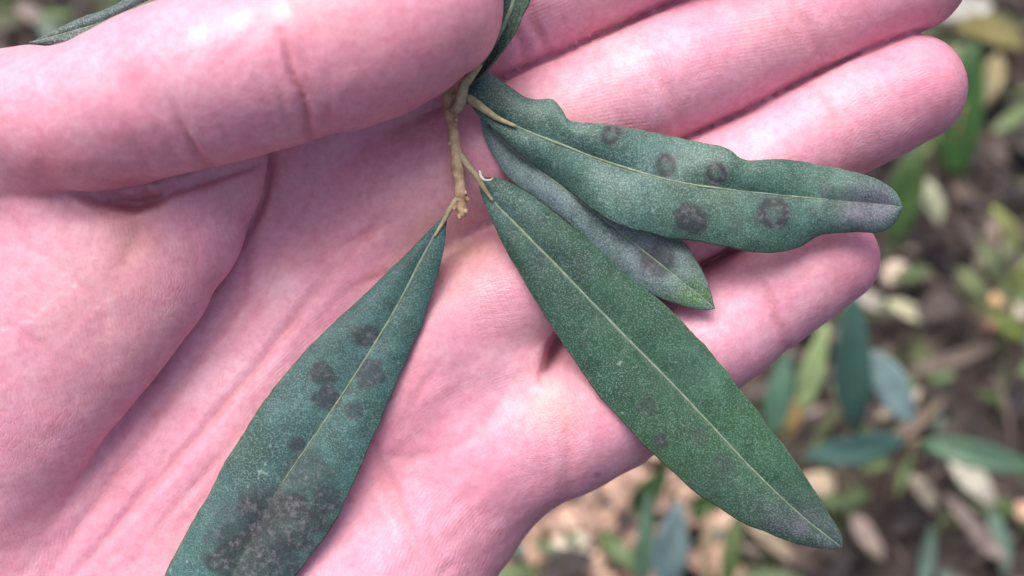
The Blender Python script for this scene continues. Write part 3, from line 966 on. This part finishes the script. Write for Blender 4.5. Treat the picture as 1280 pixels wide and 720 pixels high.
def petiole(pts, name='petiole', mat=PETIOLE, parent=sprig):
    q = spline(pts, 26)
    v, f = tube([U(a, b, z) for a, b, z, r in q], 0.78 * q[:, 3] / S_PX, 10)
    return hand_obj(name, v, f, mat, parent)

petiole([(574, 246, 4.0, 5.5), (566, 256, 4.0, 5), (560, 266, 4.0, 4.5), (553, 279, 3.9, 3.2), (543, 296, 3.5, 2.2)])
petiole([(573, 190, 3.8, 5.5), (580, 200, 4.2, 5.5), (588, 211, 4.4, 5), (597, 222, 4.6, 5), (606, 237, 4.5, 3.6), (616, 251, 4.3, 2.4)])
petiole([(566, 120, 3.4, 7), (576, 121, 4.2, 8), (590, 126, 5.2, 7.5), (606, 137, 6.0, 6), (622, 148, 6.3, 4.5), (645, 158, 6.5, 2.6)])
petiole([(568, 136, 4.4, 9), (574, 132, 6.0, 9), (577, 118, 7.0, 8.5), (580, 106, 7.4, 8), (588, 96, 7.8, 7), (600, 80, 8.4, 5)])
petiole([(566, 124, 2.4, 7), (580, 124, 2.6, 7), (598, 132, 2.8, 6), (612, 154, 3.4, 4)])
# bud stubs and scars along the stem
for x, y, dx, dy in ((563, 179, -5, 3), (580, 240, 5, 3), (574, 249, -2, 4), (583, 247, 4, 6), (569, 258, -2, 6), (581, 262, 3, 6), (574, 268, 1, 8), (562, 138, -4, 1), (569, 149, 4, 3)):
    q = spline([(x, y, 4.2, 4.2), (x + dx * .5, y + dy * .5, 4.7, 3.8), (x + dx * .8, y + dy * .8, 4.8, 1.2)], 7)
    v, f = tube([U(a, b, z) for a, b, z, r in q], 0.7 * q[:, 3] / S_PX, 8)
    hand_obj('bud', v, f, BARK, sprig)
# curled dry stipule where the long leaf joins
q = spline([(600, 214, 5.6, 1.8), (601, 220, 6.4, 1.8), (606, 225, 6.8, 1.6), (613, 225, 6.6, 1.2), (616, 222, 6.4, 0.7)], 16)
v, f = tube([U(a, b, z) for a, b, z, r in q], q[:, 3] / S_PX, 6)
hand_obj('stipule', v, f, plain_mat('dry_stipule', (0.55, 0.48, 0.40), (0.75, 0.68, 0.60), 900), sprig)

# ------------------------------------------------------------------ the ground behind: litter
def frag_batch(n, cx, cy, sx, sy, len_rng, asp_rng, palette, zmax, seed, name, label, cat):
    r = np.random.default_rng(seed)
    a = np.linspace(0, 1, 5)
    b = np.array((-1, 0, 1.0))
    A, Bm = np.meshgrid(a, b, indexing='ij')
    wprof = np.sin(np.pi * (0.06 + 0.88 * A)) ** 0.7
    X = (A - 0.5).ravel(); Y = (Bm * 0.5 * wprof).ravel(); arch = (0.25 - (A - 0.5) ** 2).ravel(); cup = (Bm ** 2).ravel()
    L = r.uniform(*len_rng, n) ** 1.0; asp = r.uniform(*asp_rng, n)
    px = cx + r.uniform(-sx, sx, n); py = cy + r.uniform(-sy, sy, n)
    pz = ground_h(px, py) + 0.002 + r.random(n) ** 1.7 * zmax
    yaw = r.uniform(0, 2 * np.pi, n); pit = r.normal(0, 0.28, n); rol = r.normal(0, 0.35, n)
    bend = r.normal(0, 0.5, n); curl = r.normal(0.15, 0.3, n)
    lx = X[None] * L[:, None]; ly = Y[None] * (L * asp)[:, None]
    ly = ly + (bend * 0.4 * L)[:, None] * arch[None]
    lz = (bend * L)[:, None] * arch[None] + (curl * L * asp)[:, None] * cup[None] * 0.5
    # roll, pitch, yaw
    y1 = ly * np.cos(rol)[:, None] - lz * np.sin(rol)[:, None]; z1 = ly * np.sin(rol)[:, None] + lz * np.cos(rol)[:, None]
    x2 = lx * np.cos(pit)[:, None] - z1 * np.sin(pit)[:, None]; z2 = lx * np.sin(pit)[:, None] + z1 * np.cos(pit)[:, None]
    x3 = x2 * np.cos(yaw)[:, None] - y1 * np.sin(yaw)[:, None]; y3 = x2 * np.sin(yaw)[:, None] + y1 * np.cos(yaw)[:, None]
    V = np.stack((x3 + px[:, None], y3 + py[:, None], z2 + pz[:, None]), -1).reshape(-1, 3)
    q = np.array([(i * 3 + j, (i + 1) * 3 + j, (i + 1) * 3 + j + 1, i * 3 + j + 1) for i in range(4) for j in range(2)])
    F = (q[None] + (np.arange(n) * 15)[:, None, None]).reshape(-1, 4)
    pal = np.array([c for c, w in palette]); wt = np.array([w for c, w in palette], float); wt /= wt.sum()
    ci = pal[r.choice(len(pal), n, p=wt)] * r.uniform(0.65, 1.3, (n, 1))
    o = mesh_obj(name, V, F, LITTER)
    set_attr(o.data, 'tint', np.repeat(ci, 15, 0), 'FLOAT_COLOR')
    tag(o, label, cat, kind='stuff')
    return o

DARKS = [((0.040, 0.034, 0.036), 5), ((0.075, 0.062, 0.058), 5), ((0.13, 0.105, 0.092), 3), ((0.22, 0.18, 0.155), 1.4), ((0.075, 0.095, 0.045), 2.0), ((0.40, 0.34, 0.27), 0.5), ((0.028, 0.024, 0.030), 4)]  # palest tone stands in for flecks of sun on the litter
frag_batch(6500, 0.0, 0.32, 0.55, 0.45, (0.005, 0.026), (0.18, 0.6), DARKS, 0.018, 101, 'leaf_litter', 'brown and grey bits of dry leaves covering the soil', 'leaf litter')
frag_batch(2600, 0.0, 0.32, 0.50, 0.42, (0.012, 0.045), (0.03, 0.08), [((0.11, 0.085, 0.075), 3), ((0.22, 0.18, 0.15), 1.5), ((0.05, 0.042, 0.04), 3), ((0.10, 0.13, 0.06), 1.5)], 0.022, 102, 'stalk_litter', 'thin broken stalks and needles scattered over the leaf litter', 'stalk litter')
gs = frag_batch(1900, 0.06, 0.32, 0.50, 0.42, (0.008, 0.030), (0.2, 0.45), [((0.06, 0.11, 0.035), 3), ((0.11, 0.16, 0.07), 2), ((0.20, 0.24, 0.12), 1.2), ((0.09, 0.15, 0.12), 1.5)], 0.034, 103, 'ground_cover', 'small green leaves of low weeds growing through the litter', 'ground cover')
gs.data.materials[0] = FOLIAGE

def lens_leaf(name, p0, p1, width, colr, mat, parent=None, sag=0.0, roll=0.0, fold=0.25, side=(0, -0.35, 1), seed=0, thick=0.0005):
    """a pointed leaf blade between two world points; face turned towards `side`"""
    p0, p1 = np.array(p0, float), np.array(p1, float)
    t = p1 - p0
    Ln = np.linalg.norm(t); t /= Ln
    n = np.array(side, float); n -= t * (n @ t); n /= np.linalg.norm(n)
    s = np.cross(n, t)
    n, s = n * math.cos(roll) + s * math.sin(roll), s * math.cos(roll) - n * math.sin(roll)
    m, k = 17, 3
    V = []
    for i in range(m):
        a = i / (m - 1)
        w = width * 0.5 * (math.sin(math.pi * (0.03 + 0.95 * a ** 0.9)) ** 0.75)
        for j in range(-k, k + 1):
            u = j / k
            V.append(p0 + t * a * Ln + s * (u * w + 0.06 * width * math.sin(a * 4 + seed)) + n * (sag * Ln * 4 * a * (1 - a) + fold * abs(u) * w + 0.03 * width * math.sin(a * 9 + 2 * u + seed)))
    V = np.array(V)
    c = V.mean(0)
    w_ = 2 * k + 1
    F = [(i * w_ + j, (i + 1) * w_ + j, (i + 1) * w_ + j + 1, i * w_ + j + 1) for i in range(m - 1) for j in range(w_ - 1)]
    org = np.array(parent.location) if parent else c
    o = mesh_obj(name, V - org, F, mat, parent)
    if not parent:
        o.location = org
    col = np.tile(np.array(colr, float), (len(V), 1)) * (1 + 0.15 * vnoise(V, 0.008, seed + 3)[:, None])
    set_attr(o.data, 'tint', np.clip(col, 0, 1), 'FLOAT_COLOR')
    sol = o.modifiers.new('thickness', 'SOLIDIFY'); sol.thickness = thick; sol.offset = -1
    return o

def on_ground(px, py, lift=0.004):
    p = G(px, py, 0)
    for _ in range(4):
        p = G(px, py, float(ground_h(np.array([p.x]), np.array([p.y]))[0]) + lift)
    return p

def litter_leaf(x0, y0, x1, y1, wpx, colr, label, group=None, name='fallen_leaf', cat='leaf', lift=0.018, sag=0.08, mat=None, seed=1, roll=0.0, fold=0.3):
    a, b = on_ground(x0, y0, lift), on_ground(x1, y1, lift)
    colr = tuple(0.78 * v for v in colr)
    o = lens_leaf(name, a, b, wpx * gscale((x0 + x1) / 2, (y0 + y1) / 2, lift), colr, mat or LITTER, sag=sag, seed=seed, roll=roll, fold=fold)
    return tag(o, label, cat, group)

def lump(name, px, py, rpx, colr, label, cat, group=None, seed=0, lift=0.016, squash=0.6, stretch=1.0, yaw=0.0):
    """an irregular stone or wood chip"""
    r = rpx * gscale(px, py, lift)
    V, F = [], []
    nu, nv = 12, 7
    V.append((0, 0, -1))
    for i in range(1, nv):
        th = math.pi * i / nv
        for j in range(nu):
            ph = 2 * math.pi * j / nu
            V.append((math.sin(th) * math.cos(ph), math.sin(th) * math.sin(ph), -math.cos(th)))
    V.append((0, 0, 1))
    for j in range(nu):
        F.append((0, 1 + (j + 1) % nu, 1 + j))
        F.append((len(V) - 1, 1 + (nv - 2) * nu + j, 1 + (nv - 2) * nu + (j + 1) % nu))
        for i in range(nv - 2):
            F.append((1 + i * nu + j, 1 + i * nu + (j + 1) % nu, 1 + (i + 1) * nu + (j + 1) % nu, 1 + (i + 1) * nu + j))
    V = np.array(V)
    V = np.sign(V) * np.abs(V) ** 0.85
    V *= (1 + 0.22 * vnoise(V + seed * 7.3, 0.9, 81) + 0.10 * vnoise(V + seed * 3.1, 0.4, 82))[:, None]
    V *= np.array((stretch, 1.0, squash))
    c, s = math.cos(yaw), math.sin(yaw)
    V = np.stack((V[:, 0] * c - V[:, 1] * s, V[:, 0] * s + V[:, 1] * c, V[:, 2]), 1) * r
    o = mesh_obj(name, V, F, CHIP)
    o.location = on_ground(px, py, lift * 0.6 + 0.003)
    col = np.tile(np.array(colr, float), (len(V), 1)) * (1 + 0.2 * vnoise(V, r * 0.6, 83)[:, None])
    set_attr(o.data, 'tint', np.clip(col, 0, 1), 'FLOAT_COLOR')
    return tag(o, label, cat, group)

def shoot(px, py, label, stem_pts, leaves, group=None, name='olive_shoot', cat='plant', stem_r=0.0011):
    root = bpy.data.objects.new(name, None)
    root.empty_display_size = 0.02
    C.objects.link(root)
    root.location = on_ground(px, py, 0.0)
    tag(root, label, cat, group)
    P = np.array([G(*p) for p in stem_pts])
    q = spline(P, 24)
    v, f = tube(q, np.linspace(stem_r, stem_r * 0.5, 24), 7)
    mesh_obj('stem', np.array(v) - np.array(root.location), f, BARK, root)
    for i, (x0, y0, h0, x1, y1, h1, w, c, roll) in enumerate(leaves):
        wm = w * gscale((x0 + x1) / 2, (y0 + y1) / 2, (h0 + h1) / 2)
        lens_leaf('leaf', G(x0, y0, h0), G(x1, y1, h1), wm, c, FOLIAGE, root, sag=0.05, roll=roll, seed=i, fold=0.22)
    return root

TEALB, DKG, PALEB, YG, OLV = (0.055, 0.125, 0.105), (0.030, 0.085, 0.022), (0.20, 0.30, 0.30), (0.42, 0.48, 0.16), (0.15, 0.20, 0.08)
shoot(1050, 640, 'small olive shoot with upright teal leaves just below the little finger',
      [(1050, 640, 0.004), (1058, 560, 0.05), (1064, 470, 0.09), (1060, 385, 0.12)],
      [(1070, 538, 0.08, 1062, 362, 0.13, 46, TEALB, 0.2), (1085, 440, 0.10, 1143, 528, 0.08, 42, PALEB, -0.3), (1003, 515, 0.07, 1032, 405, 0.10, 30, (0.26, 0.36, 0.17), 0.5),
       (962, 545, 0.06, 985, 440, 0.08, 34, (0.06, 0.13, 0.09), 0.3), (1082, 545, 0.05, 1040, 480, 0.07, 18, (0.30, 0.34, 0.17), 0.2), (984, 545, 0.04, 1000, 495, 0.05, 20, (0.38, 0.26, 0.10), 0)])
shoot(1120, 600, 'low olive twig with two green leaves spread level, right of the long leaf tip',
      [(1110, 620, 0.004), (1125, 580, 0.03), (1135, 556, 0.05), (1150, 550, 0.055)],
      [(1130, 548, 0.05, 1003, 572, 0.055, 38, TEALB, 0.1), (1150, 556, 0.05, 1300, 584, 0.055, 34, (0.055, 0.12, 0.075), -0.1), (1110, 575, 0.03, 1075, 590, 0.03, 18, OLV, 0)])
shoot(850, 735, 'olive shoot at the bottom edge with one pale blue leaf and narrow green leaves',
      [(862, 760, 0.004), (850, 720, 0.04), (846, 660, 0.08), (843, 610, 0.10)],
      [(834, 738, 0.07, 846, 628, 0.10, 44, PALEB, 0.1), (806, 740, 0.06, 810, 618, 0.09, 22, (0.10, 0.19, 0.13), 0.4), (868, 650, 0.06, 905, 600, 0.07, 26, DKG, 0.2), (790, 640, 0.05, 835, 590, 0.08, 34, (0.05, 0.10, 0.04), 0.3),
       (905, 735, 0.05, 925, 640, 0.06, 24, (0.06, 0.10, 0.03), 0.3), (880, 745, 0.05, 886, 635, 0.07, 14, (0.34, 0.26, 0.16), 0)])
shoot(1215, 250, 'dark green shoot of broad leaves beside the fingertips',
      [(1200, 290, 0.004), (1190, 240, 0.04), (1195, 180, 0.08), (1205, 130, 0.10)],
      [(1196, 222, 0.07, 1216, 52, 0.11, 50, DKG, 0.4), (1120, 305, 0.05, 1142, 178, 0.08, 44, (0.035, 0.075, 0.02), 0.3), (1150, 195, 0.05, 1178, 150, 0.06, 26, (0.12, 0.17, 0.06), 0.1), (1180, 215, 0.05, 1165, 175, 0.07, 24, OLV, 0.2)])
shoot(1262, 420, 'bright yellow-green young shoot at the right edge',
      [(1262, 430, 0.004), (1262, 380, 0.03), (1264, 330, 0.06), (1260, 280, 0.08)],
      [(1272, 312, 0.06, 1240, 260, 0.09, 26, YG, 0.0), (1270, 365, 0.05, 1290, 318, 0.07, 30, YG, 0.1), (1255, 350, 0.04, 1222, 305, 0.06, 26, (0.30, 0.36, 0.20), 0.2), (1262, 330, 0.05, 1258, 296, 0.06, 18, (0.34, 0.40, 0.26), 0.2),
       (1235, 375, 0.03, 1200, 335, 0.04, 22, (0.22, 0.27, 0.13), 0.1), (1250, 400, 0.02, 1212, 372, 0.03, 20, (0.20, 0.22, 0.10), 0.1), (1285, 420, 0.03, 1240, 395, 0.04, 24, (0.18, 0.24, 0.06), 0.2)])

# leaves and chips that stand out one by one
litter_leaf(1183, 562, 1244, 632, 34, (0.58, 0.57, 0.48), 'whitish fallen leaf under the level green leaf at right', seed=2)
litter_leaf(1108, 376, 1168, 404, 20, (0.50, 0.50, 0.34), 'pale cream leaf right of the tip of the little finger', seed=3)
litter_leaf(1066, 362, 1112, 392, 22, (0.36, 0.35, 0.31), 'pale grey leaf at the edge of the little finger', seed=4)
litter_leaf(1150, 222, 1174, 282, 26, (0.44, 0.47, 0.32), 'pale green fallen leaf right of the wavy leaf tip', seed=5)
litter_leaf(1190, 28, 1285, 60, 36, (0.22, 0.20, 0.08), 'tan yellow leaf lying right of the middle fingertip', seed=6)
litter_leaf(1170, 22, 1240, 4, 34, (0.52, 0.53, 0.48), 'pale grey leaf in the upper right corner above the tan leaf', seed=7)
litter_leaf(1232, 130, 1246, 66, 24, (0.34, 0.29, 0.16), 'upright tan leaf right of the dark green shoot', seed=8)
litter_leaf(1064, 642, 1104, 700, 24, (0.42, 0.33, 0.30), 'pinkish dry leaf lying below the tip of the long leaf', seed=9)
litter_leaf(1182, 618, 1246, 696, 20, (0.27, 0.22, 0.20), 'long grey brown leaf below the whitish leaf', seed=10)
litter_leaf(1140, 592, 1168, 640, 22, (0.30, 0.28, 0.22), 'grey leaf between the level twig and the whitish leaf', seed=11)
litter_leaf(1130, 470, 1250, 430, 18, (0.20, 0.16, 0.135), 'long light brown leaf in the middle of the right side', seed=12)
litter_leaf(1100, 560, 1180, 500, 18, (0.25, 0.19, 0.15), 'thin brown leaf crossing behind the level twig', seed=13)
litter_leaf(1205, 660, 1260, 700, 22, (0.30, 0.24, 0.22), 'dull pink leaf near the lower right corner', seed=14)
litter_leaf(1200, 590, 1222, 618, 26, (0.20, 0.30, 0.16), 'small green fallen leaf right of the whitish leaf', seed=15)
litter_leaf(930, 640, 1000, 710, 22, (0.34, 0.28, 0.20), 'light tan leaf under the tip of the long sprig leaf', seed=16)
litter_leaf(1090, 330, 1060, 300, 20, (0.2, 0.2, 0.15), 'grey green leaf behind the wavy leaf tip', seed=17)
litter_leaf(20, 6, 62, 34, 22, (0.26, 0.22, 0.20), 'grey brown leaf in the upper left corner', seed=18)
litter_leaf(-10, 40, 30, 20, 20, (0.14, 0.15, 0.10), 'dull green leaf at the left edge above the thumb', seed=19)
lump('stone', 1121, 344, 19, (0.66, 0.54, 0.44), 'pale cream stone toned like a sun dapple, right of the little fingertip', 'stone', seed=1)  # its light colour stands in for a sun dapple on the ground
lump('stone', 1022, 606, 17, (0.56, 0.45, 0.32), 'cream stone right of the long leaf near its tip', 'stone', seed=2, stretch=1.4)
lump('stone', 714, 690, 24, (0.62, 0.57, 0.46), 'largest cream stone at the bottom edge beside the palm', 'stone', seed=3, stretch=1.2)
lump('stone', 1244, 376, 10, (0.62, 0.42, 0.22), 'small orange stone standing in for a sun dapple at the right under the yellow-green shoot', 'stone', seed=4)  # added to give a bright sun dapple, put into its colour
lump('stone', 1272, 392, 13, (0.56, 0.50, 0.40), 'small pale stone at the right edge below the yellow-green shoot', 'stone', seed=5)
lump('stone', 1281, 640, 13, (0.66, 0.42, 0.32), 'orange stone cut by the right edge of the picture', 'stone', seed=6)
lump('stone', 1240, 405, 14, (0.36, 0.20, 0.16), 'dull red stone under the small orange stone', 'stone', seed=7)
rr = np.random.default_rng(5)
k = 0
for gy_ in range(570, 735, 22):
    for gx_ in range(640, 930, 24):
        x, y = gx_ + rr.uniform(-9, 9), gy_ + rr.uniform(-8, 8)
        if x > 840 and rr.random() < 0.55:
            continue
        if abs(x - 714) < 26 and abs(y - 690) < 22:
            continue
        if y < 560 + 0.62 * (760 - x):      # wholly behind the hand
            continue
        c = np.array(((0.55, 0.36, 0.27), (0.46, 0.31, 0.25), (0.60, 0.42, 0.32), (0.38, 0.25, 0.20))[k % 4]) * rr.uniform(0.5, 1.1)  # sunlight on this patch is put into the light chip colours
        lump('bark_chip', x, y, rr.uniform(9, 17), c, 'pinkish tan bark chip in the patch toned as sunlit below the little finger', 'bark chip', 'bark chips below the hand', seed=20 + k, stretch=rr.uniform(1.0, 1.9), yaw=rr.uniform(0, 3), squash=0.5, lift=0.018)
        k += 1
